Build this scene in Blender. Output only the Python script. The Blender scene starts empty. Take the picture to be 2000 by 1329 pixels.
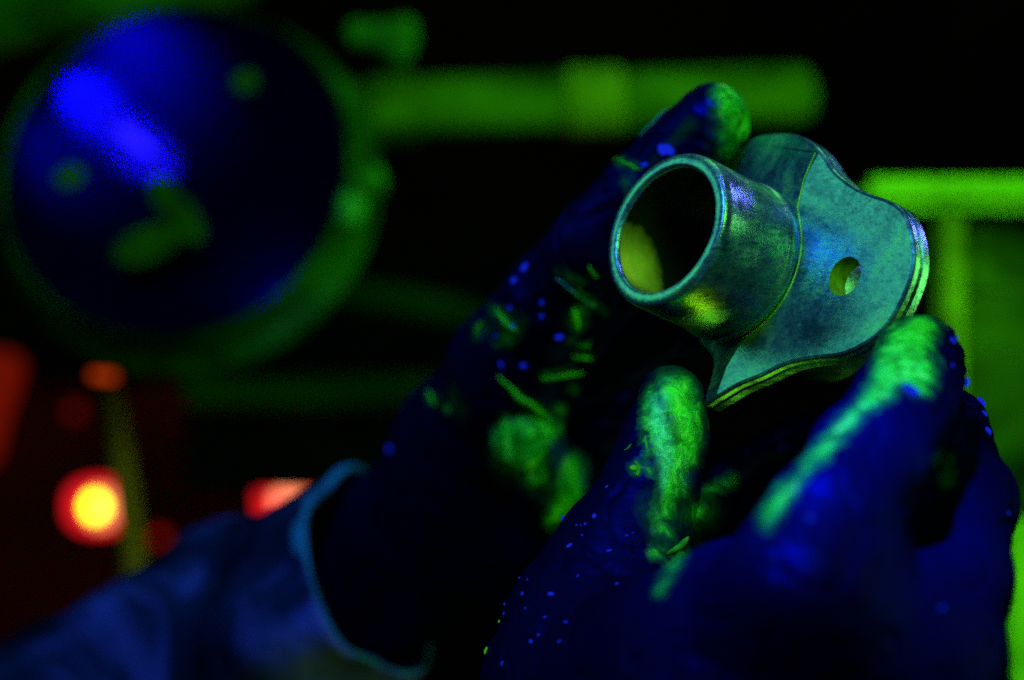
import bpy, bmesh, math, random
import numpy as np
from mathutils import Vector, Matrix, geometry

random.seed(7)
rng = np.random.default_rng(11)
scene = bpy.context.scene
COL = scene.collection

# ------------------------------------------------------------------ camera
CAMZ = 1.20
FPX = 85.0 / 36.0 * 2000.0          # focal length in photo pixels
cam_data = bpy.data.cameras.new('camera')
cam_data.lens = 85.0
cam_data.sensor_width = 36.0
cam_data.clip_start = 0.02
cam_data.clip_end = 50.0
cam_data.dof.use_dof = True
cam_data.dof.focus_distance = 0.655
cam_data.dof.aperture_fstop = 5.6
cam_data.dof.aperture_blades = 9
cam = bpy.data.objects.new('camera', cam_data)
cam.location = (0, 0, CAMZ)
cam.rotation_euler = (math.radians(90), 0, 0)
COL.objects.link(cam)
scene.camera = cam

# ------------------------------------------------------------------ world: a dark inspection booth
world = bpy.data.worlds.new("World")
scene.world = world
world.use_nodes = True
bg = world.node_tree.nodes['Background']
bg.inputs[0].default_value = (0.35, 0.5, 0.35, 1)
bg.inputs[1].default_value = 0.0030

scene.view_settings.view_transform = 'Standard'
scene.view_settings.look = 'None'
scene.view_settings.exposure = 0.0
scene.view_settings.gamma = 1.0
scene.cycles.use_denoising = False
scene.cycles.max_bounces = 6
scene.cycles.diffuse_bounces = 2
scene.cycles.glossy_bounces = 3
scene.cycles.sample_clamp_indirect = 4.0


def P(px, py, d):
    """point seen at photo pixel (px, py), d metres away along the view axis"""
    return Vector(((px - 1000.0) * d / FPX, d, CAMZ + (664.5 - py) * d / FPX))


def area(name, loc, target, size, power, color, size_y=None):
    l = bpy.data.lights.new(name, 'AREA')
    l.energy = power
    l.color = color
    l.size = size
    if size_y:
        l.shape = 'RECTANGLE'
        l.size_y = size_y
    o = bpy.data.objects.new(name, l)
    o.location = loc
    d = Vector(target) - Vector(loc)
    o.rotation_euler = d.to_track_quat('-Z', 'Y').to_euler()
    COL.objects.link(o)
    return o


PART = P(1440, 515, 0.685)
# the booth's black light overhead; the other lights here are unseen fills added
def around(x, y, z, r):
    return tuple(PART + Vector((x, y, z)) * r)


tl = bpy.data.lights.new('sheen_fill_spot', 'SPOT')  # unseen spot added for the violet sheen on the tube
tl.energy = 9.0
tl.color = (0.38, 0.22, 1.0)
tl.spot_size = math.radians(9)
tl.spot_blend = 0.8
tl.shadow_soft_size = 0.06
to = bpy.data.objects.new('sheen_fill_spot', tl)
# where the added spot must stand for its sheen to fall on the tube's upper side, next to the collar
_A = Vector((0.726, 0.618, -0.300)).normalized()
_U = Vector((0.382, 0.0, 0.924))
_U = (_U - _A * _U.dot(_A)).normalized()
_V = _A.cross(_U).normalized()
_V = _V if _V.x > 0 else -_V
_n = (_U * 0.68 + _V * 0.733).normalized()
_T = PART - _A * 0.008 + _n * 0.0228
_c = (Vector((0, 0, CAMZ)) - _T).normalized()
to.location = _T + (_n * (2 * _n.dot(_c)) - _c) * 0.62
to.rotation_euler = (_T - to.location).to_track_quat('-Z', 'Y').to_euler()
COL.objects.link(to)
t2 = bpy.data.objects.new('sheen_fill_spot', tl.copy())  # second added spot, for sheen next to the collar
t2.data.energy = 16.0
t2.data.spot_size = math.radians(6)
t2.data.spot_blend = 1.0
t2.location = _T + Vector((0.22, -0.12, 0.95)).normalized() * 0.6
t2.rotation_euler = (_T - t2.location).to_track_quat('-Z', 'Y').to_euler()
COL.objects.link(t2)
area('blacklight_top', around(-.36, -.55, .75, .62), PART, 0.10, 2.0, (0.10, 0.42, 1.0), 0.25)
hs_ = bpy.data.lights.new('hand_fill_spot', 'SPOT')  # unseen spot added for the blue sheen on the near hand
hs_.energy = 85.0
hs_.color = (0.01, 0.06, 1.0)
hs_.spot_size = math.radians(10.5)
hs_.spot_blend = 1.0
hs_.shadow_soft_size = 0.03
ho = bpy.data.objects.new('hand_fill_spot', hs_)
ho.location = around(-.22, -.72, .62, .62)
ho.rotation_euler = (P(1640, 960, .56) - Vector(ho.location)).to_track_quat('-Z', 'Y').to_euler()
COL.objects.link(ho)
area('left_fill', around(-.90, .10, .42, .60), PART, 0.24, 0.30, (0.20, 1.0, 0.50))  # unseen fill added for the teal sheen on the flange
area('green_edge_fill', around(.20, .45, .85, .55), PART, 0.14, 0.22, (0.30, 1.0, 0.22))  # added fill for green edges on the metal
area('front_fill', (0.22, 0.05, 1.72), PART, 0.22, 2.0, (0.36, 1.0, 0.04))  # unseen fill added to brighten the bore and the dye
area('right_fill', around(.95, -.12, -.05, .60), PART, 0.12, 1.3, (0.38, 1.0, 0.14), 0.4)  # added fill that greens the flange's right edge
area('low_bounce_fill', around(.10, .35, -.92, .36), PART, 0.12, 0.22, (0.45, 1.0, 0.02))  # added fill standing in for bounce from below
bg_ = bpy.data.lights.new('rack_fill', 'SPOT')  # unseen spot added to light the rack
bg_.energy = 10.0
bg_.color = (0.38, 1.0, 0.02)
bg_.spot_size = math.radians(52)
bg_.spot_blend = 0.6
bg_.shadow_soft_size = 0.05
bo = bpy.data.objects.new('rack_fill', bg_)
bo.location = (0.75, 0.80, 1.50)
bo.rotation_euler = (P(1880, 560, 1.15) - Vector(bo.location)).to_track_quat('-Z', 'Y').to_euler()
COL.objects.link(bo)
area('back_green_left', (0.0, 0.9, 1.95), P(700, 300, 1.3), 0.25, 0.38, (0.28, 1.0, 0.03))  # added fill for the rail and lamp at the back


# ------------------------------------------------------------------ helpers
def link(name, me, mat=None, parent=None):
    o = bpy.data.objects.new(name, me)
    COL.objects.link(o)
    if mat is not None:
        me.materials.append(mat)
    if parent is not None:
        o.parent = parent
        o.matrix_parent_inverse = parent.matrix_world.inverted()
    return o


def thing(name, label, cat, loc=(0, 0, 0), group=None):
    o = bpy.data.objects.new(name, None)
    o.empty_display_size = 0.02
    o.location = loc
    o.matrix_world = Matrix.Translation(loc)
    COL.objects.link(o)
    tag(o, label, cat, group)
    return o


def tag(o, label, cat, group=None):
    o['label'] = label
    o['category'] = cat
    if group:
        o['group'] = group
    return o


def mesh(verts, faces, smooth=True, sharp=None):
    me = bpy.data.meshes.new('mesh')
    me.from_pydata([tuple(v) for v in verts], [], [tuple(f) for f in faces])
    me.update()
    if smooth:
        me.polygons.foreach_set('use_smooth', [True] * len(me.polygons))
        if sharp:
            me.set_sharp_from_angle(angle=math.radians(sharp))
    return me


def frame(axis, hint=(0, 0, 1)):
    a = Vector(axis).normalized()
    h = Vector(hint)
    e1 = (h - a * h.dot(a)).normalized()
    e2 = a.cross(e1)
    return a, e1, e2


def lathe(origin, axis, prof, n=96, sharp=35, closed=False, wob=0.0):
    """prof: (radius, s along axis)"""
    a, e1, e2 = frame(axis)
    o = Vector(origin)
    vs, fs = [], []
    m = len(prof)
    for j, (r, s) in enumerate(prof):
        for i in range(n):
            t = 2 * math.pi * i / n
            rr = r * (1 + wob * math.sin(3 * t + j))
            vs.append(o + a * s + (e1 * math.cos(t) + e2 * math.sin(t)) * rr)
    rows = m if closed else m - 1
    for j in range(rows):
        k = (j + 1) % m
        for i in range(n):
            i2 = (i + 1) % n
            fs.append((j * n + i, k * n + i, k * n + i2, j * n + i2))
    if not closed:
        for j in (0, m - 1):
            if prof[j][0] < 1e-4:
                pass
    me = mesh(vs, fs, True, sharp)
    bm = bmesh.new()
    bm.from_mesh(me)
    bmesh.ops.remove_doubles(bm, verts=bm.verts, dist=1e-6)
    bmesh.ops.recalc_face_normals(bm, faces=bm.faces)
    bm.to_mesh(me)
    bm.free()
    return me


def tube(points, radii, n=24, wob=0.0):
    """rounded-end tube through points"""
    pts = [Vector(p) for p in points]
    if not hasattr(radii, '__len__'):
        radii = [radii] * len(pts)
    vs, fs = [], []
    prev = None
    rings = []
    d0 = (pts[1] - pts[0]).normalized()
    d1 = (pts[-1] - pts[-2]).normalized()
    rows = []
    for k in range(4):
        t = k / 4 * math.pi / 2
        rows.append((pts[0] - d0 * radii[0] * math.cos(t) * 0.6, radii[0] * math.sin(t) + 1e-5, d0))
    for i, p in enumerate(pts):
        d = (pts[min(i + 1, len(pts) - 1)] - pts[max(i - 1, 0)]).normalized()
        rows.append((p, radii[i], d))
    for k in range(3, -1, -1):
        t = k / 4 * math.pi / 2
        rows.append((pts[-1] + d1 * radii[-1] * math.cos(t) * 0.6, radii[-1] * math.sin(t) + 1e-5, d1))
    for p, r, d in rows:
        if prev is None:
            _, e1, e2 = frame(d, (0, 0, 1) if abs(d.z) < 0.9 else (1, 0, 0))
        else:
            e1 = (prev - d * prev.dot(d)).normalized()
            e2 = d.cross(e1)
        prev = e1
        for i in range(n):
            t = 2 * math.pi * i / n
            vs.append(p + (e1 * math.cos(t) + e2 * math.sin(t)) * r)
    m = len(rows)
    for j in range(m - 1):
        for i in range(n):
            i2 = (i + 1) % n
            fs.append((j * n + i, j * n + i2, (j + 1) * n + i2, (j + 1) * n + i))
    fs.append(tuple(range(n - 1, -1, -1)))
    fs.append(tuple((m - 1) * n + i for i in range(n)))
    return mesh(vs, fs, True, 60)


def box(c, sx, sy, sz, bevel=0.002, rotz=0.0, roty=0.0):
    bm = bmesh.new()
    bmesh.ops.create_cube(bm, size=1.0)
    bmesh.ops.scale(bm, vec=(sx, sy, sz), verts=bm.verts)
    bmesh.ops.bevel(bm, geom=list(bm.edges), offset=bevel, segments=2, affect='EDGES')
    M = Matrix.Translation(Vector(c)) @ Matrix.Rotation(rotz, 4, 'Z') @ Matrix.Rotation(roty, 4, 'Y')
    bmesh.ops.transform(bm, matrix=M, verts=bm.verts)
    me = bpy.data.meshes.new('mesh')
    bm.to_mesh(me)
    bm.free()
    me.polygons.foreach_set('use_smooth', [True] * len(me.polygons))
    me.set_sharp_from_angle(angle=math.radians(40))
    return me


def ball(c, r, sc=(1, 1, 1), sub=3, M=None):
    bm = bmesh.new()
    bmesh.ops.create_icosphere(bm, subdivisions=sub, radius=r)
    bmesh.ops.scale(bm, vec=sc, verts=bm.verts)
    if M is not None:
        bmesh.ops.transform(bm, matrix=M.to_4x4(), verts=bm.verts)
    bmesh.ops.translate(bm, vec=Vector(c), verts=bm.verts)
    me = bpy.data.meshes.new('mesh')
    bm.to_mesh(me)
    bm.free()
    me.polygons.foreach_set('use_smooth', [True] * len(me.polygons))
    return me


# numpy value noise ---------------------------------------------------------
_G = rng.random((32, 32, 32)).astype(np.float32) * 2 - 1


def vnoise(p, freq, off=0.0):
    q = p * freq + off
    i = np.floor(q).astype(np.int64)
    f = (q - i).astype(np.float32)
    f = f * f * (3 - 2 * f)
    i0 = i & 31
    i1 = (i + 1) & 31
    x0, y0, z0 = i0[..., 0], i0[..., 1], i0[..., 2]
    x1, y1, z1 = i1[..., 0], i1[..., 1], i1[..., 2]
    fx, fy, fz = f[..., 0], f[..., 1], f[..., 2]
    c00 = _G[x0, y0, z0] * (1 - fx) + _G[x1, y0, z0] * fx
    c10 = _G[x0, y1, z0] * (1 - fx) + _G[x1, y1, z0] * fx
    c01 = _G[x0, y0, z1] * (1 - fx) + _G[x1, y0, z1] * fx
    c11 = _G[x0, y1, z1] * (1 - fx) + _G[x1, y1, z1] * fx
    return (c00 * (1 - fy) + c10 * fy) * (1 - fz) + (c01 * (1 - fy) + c11 * fy) * fz


def surface_nets(f, org, h):
    nx, ny, nz = f.shape
    ins = f < 0
    corners = [(i, j, k) for i in (0, 1) for j in (0, 1) for k in (0, 1)]
    cnt = np.zeros((nx - 1, ny - 1, nz - 1), np.int8)
    for i, j, k in corners:
        cnt += ins[i:nx - 1 + i, j:ny - 1 + j, k:nz - 1 + k]
    act = (cnt > 0) & (cnt < 8)
    ci = np.argwhere(act)
    idx = -np.ones(act.shape, np.int64)
    idx[act] = np.arange(len(ci))
    acc = np.zeros((len(ci), 3))
    num = np.zeros(len(ci))
    for a in corners:
        for ax in range(3):
            if a[ax] == 1:
                continue
            b = list(a)
            b[ax] = 1
            fa = f[ci[:, 0] + a[0], ci[:, 1] + a[1], ci[:, 2] + a[2]]
            fb = f[ci[:, 0] + b[0], ci[:, 1] + b[1], ci[:, 2] + b[2]]
            m = (fa < 0) != (fb < 0)
            t = np.where(m, fa / np.where(m, fa - fb, 1), 0)
            pos = np.array(a)[None, :] + np.zeros((len(ci), 3))
            pos[:, ax] += t
            acc += pos * m[:, None]
            num += m
    verts = (ci + acc / num[:, None]) * h + np.array(org)
    faces = []
    for ax in range(3):
        sl0 = [slice(1, -1)] * 3
        sl1 = [slice(1, -1)] * 3
        sl0[ax] = slice(0, -1)
        sl1[ax] = slice(1, None)
        A = ins[tuple(sl0)]
        B = ins[tuple(sl1)]
        for flip in (False, True):
            m = (A & ~B) if not flip else (~A & B)
            e = np.argwhere(m)
            off = np.ones(3, int)
            off[ax] = 0
            e = e + off
            o1, o2 = [(1, 2), (2, 0), (0, 1)][ax]
            q = []
            for d1, d2 in ((0, 0), (-1, 0), (-1, -1), (0, -1)):
                c = e.copy()
                c[:, o1] += d1
                c[:, o2] += d2
                q.append(idx[c[:, 0], c[:, 1], c[:, 2]])
            q = np.stack(q, 1)
            if flip:
                q = q[:, ::-1]
            q = q[(q >= 0).all(1)]
            faces.append(q)
    return verts, np.concatenate(faces)


def smin(a, b, k):
    h = np.clip(0.5 + 0.5 * (b - a) / k, 0, 1)
    return b * (1 - h) + a * h - k * h * (1 - h)


def capsule(X, a, b, ra, rb):
    a = np.array(a, np.float32)
    b = np.array(b, np.float32)
    ab = b - a
    L = float(ab @ ab) + 1e-12
    t = np.clip(((X - a) @ ab) / L, 0, 1)
    d = X - a - t[..., None] * ab
    return np.sqrt((d * d).sum(-1)) - (ra + (rb - ra) * t)


def hand_mesh(chains, palm, h=0.0012, kc=0.004, kp=0.014, disp=None):
    """chains / palm: lists of [(px,py,depth,radius_mm), ...] joined by smooth union; ONE continuous surface"""
    allp = [(P(a, b, c), r / 1000) for ch in chains + palm for a, b, c, r in ch]
    lo = np.min([np.array(p) - r for p, r in allp], 0) - 0.006
    hi = np.max([np.array(p) + r for p, r in allp], 0) + 0.006
    n = np.ceil((hi - lo) / h).astype(int)
    xs = [lo[i] + h * np.arange(n[i] + 1) for i in range(3)]
    X = np.stack(np.meshgrid(*xs, indexing='ij'), -1).astype(np.float32)

    def chain(ch, k):
        d = None
        q = [(P(a, b, c), r / 1000) for a, b, c, r in ch]
        for (a, ra), (b, rb) in zip(q[:-1], q[1:]):
            e = capsule(X, a, b, ra, rb)
            d = e if d is None else smin(d, e, k)
        return d
    pd = None
    for ch in palm:
        e = chain(ch, kp)
        pd = e if pd is None else smin(pd, e, kp)
    D = None
    for ch in chains:
        e = smin(chain(ch, kc), pd, kp)
        D = e if D is None else np.minimum(D, e)
    v, f = surface_nets(D, lo, h)
    return v, f


def normals(v, f):
    fn = np.cross(v[f[:, 2]] - v[f[:, 0]], v[f[:, 3]] - v[f[:, 1]])
    n = np.zeros_like(v)
    for i in range(4):
        np.add.at(n, f[:, i], fn)
    n /= np.linalg.norm(n, axis=1)[:, None] + 1e-12
    return n


def relax(v, f, it=3):
    for _ in range(it):
        s = np.zeros_like(v)
        c = np.zeros(len(v))
        for a, b in ((0, 1), (1, 2), (2, 3), (3, 0)):
            np.add.at(s, f[:, a], v[f[:, b]])
            np.add.at(s, f[:, b], v[f[:, a]])
            np.add.at(c, f[:, a], 1)
            np.add.at(c, f[:, b], 1)
        v = v * 0.4 + 0.6 * s / c[:, None]
    return v


def seg_field(px, lines):
    """largest (r - distance)/12 over painted strokes; strokes: [(x,y,r), ...]"""
    best = np.full(len(px), -9.0)
    for st in lines:
        if len(st) == 1:
            st = [st[0], st[0]]
        for (x0, y0, r0), (x1, y1, r1) in zip(st[:-1], st[1:]):
            ab = np.array([x1 - x0, y1 - y0], float)
            L = ab @ ab + 1e-9
            q = px - np.array([x0, y0])
            t = np.clip(q @ ab / L, 0, 1)
            d = np.linalg.norm(q - t[:, None] * ab, axis=1)
            best = np.maximum(best, (r0 + (r1 - r0) * t - d) / 12.0)
    return best


def pix(v):
    return np.stack([1000 + v[:, 0] / v[:, 1] * FPX, 664.5 - (v[:, 2] - CAMZ) / v[:, 1] * FPX], 1)


def organic(name, v, f, mat, parent, strokes=(), thin=(), milk=()):
    me = bpy.data.meshes.new('mesh')
    me.vertices.add(len(v))
    me.vertices.foreach_set('co', v.astype(np.float32).ravel())
    me.loops.add(len(f) * 4)
    me.loops.foreach_set('vertex_index', f.astype(np.int32).ravel())
    me.polygons.add(len(f))
    me.polygons.foreach_set('loop_start', np.arange(0, len(f) * 4, 4, dtype=np.int32))
    me.update()
    me.validate()
    me.polygons.foreach_set('use_smooth', [True] * len(me.polygons))
    n = normals(v, f)
    front = n[:, 1] < 0.35
    p = pix(v)
    for nm, ss in (('stain', strokes), ('film', thin), ('milk', milk)):
        a = me.attributes.new(nm, 'FLOAT', 'POINT')
        s = seg_field(p, ss) if ss else np.full(len(v), -9.0)
        s = np.where(front, s, -9.0)
        a.data.foreach_set('value', np.clip(s, -4, 4).astype(np.float32))
    return link(name, me, mat, parent)


# ------------------------------------------------------------------ materials
def newmat(name):
    m = bpy.data.materials.new(name)
    m.use_nodes = True
    nt = m.node_tree
    b = nt.nodes['Principled BSDF']
    return m, nt, b


def N(nt, t, **kw):
    n = nt.nodes.new(t)
    for k, v in kw.items():
        if k.startswith('i_'):
            n.inputs[k[2:].replace('_', ' ')].default_value = v
        else:
            setattr(n, k, v)
    return n


def ramp(nt, src, stops, interp='LINEAR'):
    r = nt.nodes.new('ShaderNodeValToRGB')
    cr = r.color_ramp
    cr.interpolation = interp
    while len(cr.elements) < len(stops):
        cr.elements.new(0.5)
    for e, (p, c) in zip(cr.elements, stops):
        e.position = p
        e.color = (*c, 1) if len(c) == 3 else c
    nt.links.new(src, r.inputs[0])
    return r.outputs[0]


def noise(nt, scale, detail=4, rough=0.55, dist=0.0, vec=None, stretch=None):
    tc = nt.nodes.new('ShaderNodeTexCoord')
    v = tc.outputs['Object'] if vec is None else vec
    if stretch is not None:
        mp = nt.nodes.new('ShaderNodeMapping')
        mp.inputs['Scale'].default_value = stretch[0]
        mp.inputs['Rotation'].default_value = stretch[1]
        nt.links.new(v, mp.inputs[0])
        v = mp.outputs[0]
    n = N(nt, 'ShaderNodeTexNoise', i_Scale=scale, i_Detail=detail, i_Roughness=rough, i_Distortion=dist)
    nt.links.new(v, n.inputs['Vector'])
    return n.outputs[0]


def math_(nt, op, a, b=None, clamp=False):
    n = nt.nodes.new('ShaderNodeMath')
    n.operation = op
    n.use_clamp = clamp
    for i, s in enumerate((a, b)):
        if s is None:
            continue
        if isinstance(s, (int, float)):
            n.inputs[i].default_value = s
        else:
            nt.links.new(s, n.inputs[i])
    return n.outputs[0]


def mixc(nt, f, a, b):
    n = nt.nodes.new('ShaderNodeMix')
    n.data_type = 'RGBA'
    for s, i in ((f, 0), (a, 6), (b, 7)):
        if isinstance(s, (int, float)):
            n.inputs[i].default_value = s
        elif isinstance(s, tuple):
            n.inputs[i].default_value = (*s, 1)
        else:
            nt.links.new(s, n.inputs[i])
    return n.outputs[2]


def bump(nt, b, h, strength=0.3, dist=0.001):
    n = N(nt, 'ShaderNodeBump', i_Strength=strength, i_Distance=dist)
    nt.links.new(h, n.inputs['Height'])
    nt.links.new(n.outputs[0], b.inputs['Normal'])


def near_point(nt, centre, scale, soft):
    """1 inside an ellipsoid round a point of the object, 0 outside"""
    tc = nt.nodes.new('ShaderNodeTexCoord')
    sub = nt.nodes.new('ShaderNodeVectorMath')
    sub.operation = 'SUBTRACT'
    sub.inputs[1].default_value = centre
    nt.links.new(tc.outputs['Object'], sub.inputs[0])
    ln = nt.nodes.new('ShaderNodeVectorMath')
    ln.operation = 'LENGTH'
    nt.links.new(sub.outputs[0], ln.inputs[0])
    k = math_(nt, 'DIVIDE', ln.outputs['Value'], scale)
    k = math_(nt, 'ADD', k, math_(nt, 'MULTIPLY', math_(nt, 'SUBTRACT', noise(nt, 130, 5, 0.7), 0.5), soft))
    return ramp(nt, k, [(0.25, (1, 1, 1)), (1.0, (0, 0, 0))])


def tube_point(t, s, r):
    """world point on the tube wall: angle from the U axis towards V, s towards the mouth"""
    return tuple(PART - AXIS * s + (UAX * math.cos(t) + VAX * math.sin(t)) * r)


AXIS = Vector((0.726, 0.618, -0.300)).normalized()
UAX = Vector((0.382, 0.0, 0.924))
UAX = (UAX - AXIS * UAX.dot(AXIS)).normalized()
VAX = AXIS.cross(UAX).normalized()
if VAX.x < 0:
    VAX = -VAX


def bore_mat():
    m, nt, b = newmat('bore_with_painted_glow')
    k = near_point(nt, tube_point(math.radians(180 + 47), 0.024, 0.0183), 0.0135, 0.6)  # dark wall and the lit spot near the mouth painted into the colour
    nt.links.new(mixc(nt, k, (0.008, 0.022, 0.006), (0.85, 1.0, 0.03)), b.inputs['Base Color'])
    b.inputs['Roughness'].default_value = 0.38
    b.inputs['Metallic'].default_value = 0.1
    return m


def steel():
    m, nt, b = newmat('brushed_metal_with_dye_film')
    n1 = noise(nt, 55, 6, 0.62, 0.6)
    n2 = noise(nt, 320, 5, 0.7)
    scr = noise(nt, 60, 4, 0.7, 0.3, stretch=((1, 9, 16), (0.5, 0.3, 0.9)))
    scr2 = noise(nt, 90, 3, 0.7, 0.2, stretch=((14, 1, 6), (1.1, 0.2, -0.5)))
    film = math_(nt, 'ADD', math_(nt, 'MULTIPLY', n1, 0.55), math_(nt, 'MULTIPLY', n2, 0.14))
    film = math_(nt, 'ADD', film, math_(nt, 'MULTIPLY', scr, 0.30))
    col = ramp(nt, film, [(0.42, (0.06, 0.20, 0.30)), (0.50, (0.14, 0.42, 0.50)), (0.57, (0.20, 0.70, 0.40)), (0.66, (0.75, 1.0, 0.50))])
    sp = ramp(nt, n2, [(0.34, (0.75, 0.75, 0.75)), (0.52, (1, 1, 1))])
    mul = nt.nodes.new('ShaderNodeMix')
    mul.data_type = 'RGBA'
    mul.blend_type = 'MULTIPLY'
    mul.inputs[0].default_value = 0.8
    nt.links.new(col, mul.inputs[6])
    nt.links.new(sp, mul.inputs[7])
    reflection_patch = near_point(nt, tube_point(math.radians(180 - 50), 0.0225, 0.0228), 0.0085, 0.5)  # reflected glow under the tube, painted in as a yellow-green patch
    ridge = ramp(nt, noise(nt, 60, 2, 0.5, 0.2, stretch=((25, 4, 4), (0.2, 0.3, 0.4))), [(0.4, (0.55,) * 3), (0.6, (1, 1, 1))])
    pc = mixc(nt, math_(nt, 'MULTIPLY', reflection_patch, ridge), mul.outputs[2], (0.75, 1.0, 0.08))
    nt.links.new(pc, b.inputs['Base Color'])
    b.inputs['Metallic'].default_value = 0.80
    rg = ramp(nt, film, [(0.40, (0.22,) * 3), (0.62, (0.42,) * 3)])
    nt.links.new(rg, b.inputs['Roughness'])
    for q, (sc_, rot_) in enumerate((((1, 60, 60), (0.4, 0.9, 0.5)), ((60, 1, 60), (0.9, 0.2, -0.4)))):
        sn = noise(nt, 14, 2, 0.6, 0.15, stretch=(sc_, rot_))
        sm_ = ramp(nt, sn, [(0.66, (0, 0, 0)), (0.72, (1, 1, 1))])
        scr = math_(nt, 'SUBTRACT', scr, math_(nt, 'MULTIPLY', sm_, 0.5))
    hh = math_(nt, 'ADD', math_(nt, 'ADD', scr, scr2), math_(nt, 'MULTIPLY', n2, 0.6))
    bump(nt, b, hh, 0.15, 0.0005)
    return m


GREEN = (0.05, 0.80, 0.06)


def glove(name, base=(0.004, 0.004, 0.07), rough=0.36, coarse=40, sheen=(0.0004, 0.0012, 0.045), gscale=1.0, soft=4.5, wet=(0.06, 0.30, 0.14)):
    m, nt, b = newmat(name)
    at = N(nt, 'ShaderNodeAttribute', attribute_name='stain')
    fl = N(nt, 'ShaderNodeAttribute', attribute_name='film')
    n1 = noise(nt, 120, 7, 0.68, 1.0)
    n2 = noise(nt, 420, 4, 0.7)
    n3 = noise(nt, 45, 3, 0.5, 0.4)
    # thick dye, ragged at its edge
    s = math_(nt, 'ADD', at.outputs['Fac'], math_(nt, 'MULTIPLY', math_(nt, 'SUBTRACT', n1, 0.5), soft))
    s = math_(nt, 'MULTIPLY', math_(nt, 'ADD', s, 0.9), 0.36, True)
    s = ramp(nt, s, [(0.0, (0, 0, 0)), (0.35, (0.12, 0.12, 0.12)), (1.0, (1, 1, 1))])
    t = math_(nt, 'ADD', fl.outputs['Fac'], math_(nt, 'MULTIPLY', math_(nt, 'SUBTRACT', n3, 0.5), 4.5))
    t = math_(nt, 'MULTIPLY', t, 0.35, True)
    t = math_(nt, 'MULTIPLY', t, ramp(nt, n1, [(0.35, (0.25,) * 3), (0.65, (1, 1, 1))]))
    st = noise(nt, 210, 5, 0.7, 0.8, stretch=((1.0, 1.0, 0.35), (0.3, 0.5, 0.2)))
    mix_ = math_(nt, 'ADD', math_(nt, 'MULTIPLY', n1, 0.5), math_(nt, 'MULTIPLY', st, 0.5))
    mk_ = N(nt, 'ShaderNodeAttribute', attribute_name='milk')
    k_ = gscale
    ga = ramp(nt, mix_, [(0.38, (0.002 * k_, 0.10 * k_, 0.004 * k_)), (0.49, (0.008 * k_, 0.40 * k_, 0.012 * k_)), (0.56, (0.03 * k_, 0.74 * k_, 0.03 * k_)), (0.63, (0.34, 0.95, 0.10))])
    gb = ramp(nt, mix_, [(0.38, (0.01, 0.22, 0.14)), (0.50, (0.03, 0.58, 0.42)), (0.60, (0.12, 0.90, 0.62)), (0.70, (0.45, 1.0, 0.6))])
    mm_ = math_(nt, 'MULTIPLY', math_(nt, 'ADD', mk_.outputs['Fac'], math_(nt, 'MULTIPLY', math_(nt, 'SUBTRACT', n3, 0.5), 3.0)), 0.4, True)
    g = mixc(nt, mm_, ga, gb)
    c = mixc(nt, t, base, (0.006, 0.085, 0.008))
    c = mixc(nt, s, c, g)
    dif = nt.nodes.new('ShaderNodeBsdfDiffuse')
    glo = nt.nodes.new('ShaderNodeBsdfGlossy')
    add = nt.nodes.new('ShaderNodeAddShader')
    nt.links.new(c, dif.inputs[0])
    nt.links.new(mixc(nt, s, sheen, wet), glo.inputs[0])
    glo.inputs['Roughness'].default_value = rough
    nt.links.new(dif.outputs[0], add.inputs[0])
    nt.links.new(glo.outputs[0], add.inputs[1])
    nt.links.new(add.outputs[0], nt.nodes['Material Output'].inputs[0])
    nt.nodes.remove(b)
    w = noise(nt, coarse, 5, 0.6, 1.4)
    h = math_(nt, 'ADD', math_(nt, 'MULTIPLY', w, 1.0), math_(nt, 'MULTIPLY', n2, 0.22))
    h = math_(nt, 'ADD', h, math_(nt, 'MULTIPLY', math_(nt, 'MULTIPLY', n1, s), 0.8))
    bp = N(nt, 'ShaderNodeBump', i_Strength=0.4, i_Distance=0.0018)
    nt.links.new(h, bp.inputs['Height'])
    nt.links.new(bp.outputs[0], dif.inputs['Normal'])
    nt.links.new(bp.outputs[0], glo.inputs['Normal'])
    return m


def cloth():
    m, nt, b = newmat('work_sleeve_cloth')
    n1 = noise(nt, 12, 4, 0.55, 0.8)
    c = ramp(nt, n1, [(0.42, (0.001, 0.003, 0.012)), (0.53, (0.008, 0.014, 0.12)), (0.65, (0.06, 0.07, 0.85))])
    nt.links.new(c, b.inputs['Base Color'])
    b.inputs['Roughness'].default_value = 0.9
    b.inputs['Specular IOR Level'].default_value = 0.0
    wv = noise(nt, 900, 2, 0.5)
    h = math_(nt, 'ADD', noise(nt, 60, 4, 0.6, 1.0), math_(nt, 'MULTIPLY', wv, 0.2))
    bump(nt, b, h, 0.6, 0.003)
    return m


def residue(name, dark, bright, lo=0.40, hi=0.62, scale=9, rough=0.55, metal=0.0, stretch=None):
    m, nt, b = newmat(name)
    n1 = noise(nt, scale, 5, 0.6, 0.5, stretch=stretch)
    c = ramp(nt, n1, [(lo, dark), (hi, bright)])
    nt.links.new(c, b.inputs['Base Color'])
    b.inputs['Roughness'].default_value = rough
    b.inputs['Metallic'].default_value = metal
    b.inputs['Specular IOR Level'].default_value = 0.0
    bump(nt, b, noise(nt, scale * 14, 4, 0.6), 0.25, 0.002)
    return m


def glow(name, col, strength, var=0.0):
    m, nt, b = newmat(name)
    b.inputs['Base Color'].default_value = (col[0] * 0.02, col[1] * 0.02, col[2] * 0.02, 1)
    b.inputs['Specular IOR Level'].default_value = 0.0
    b.inputs['Emission Color'].default_value = (*col, 1)
    b.inputs['Emission Strength'].default_value = strength
    if var:
        n1 = noise(nt, 30, 3)
        nt.links.new(math_(nt, 'MULTIPLY', ramp(nt, n1, [(0.3, (1 - var,) * 3), (0.6, (1, 1, 1))]), strength), b.inputs['Emission Strength'])
    return m


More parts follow.
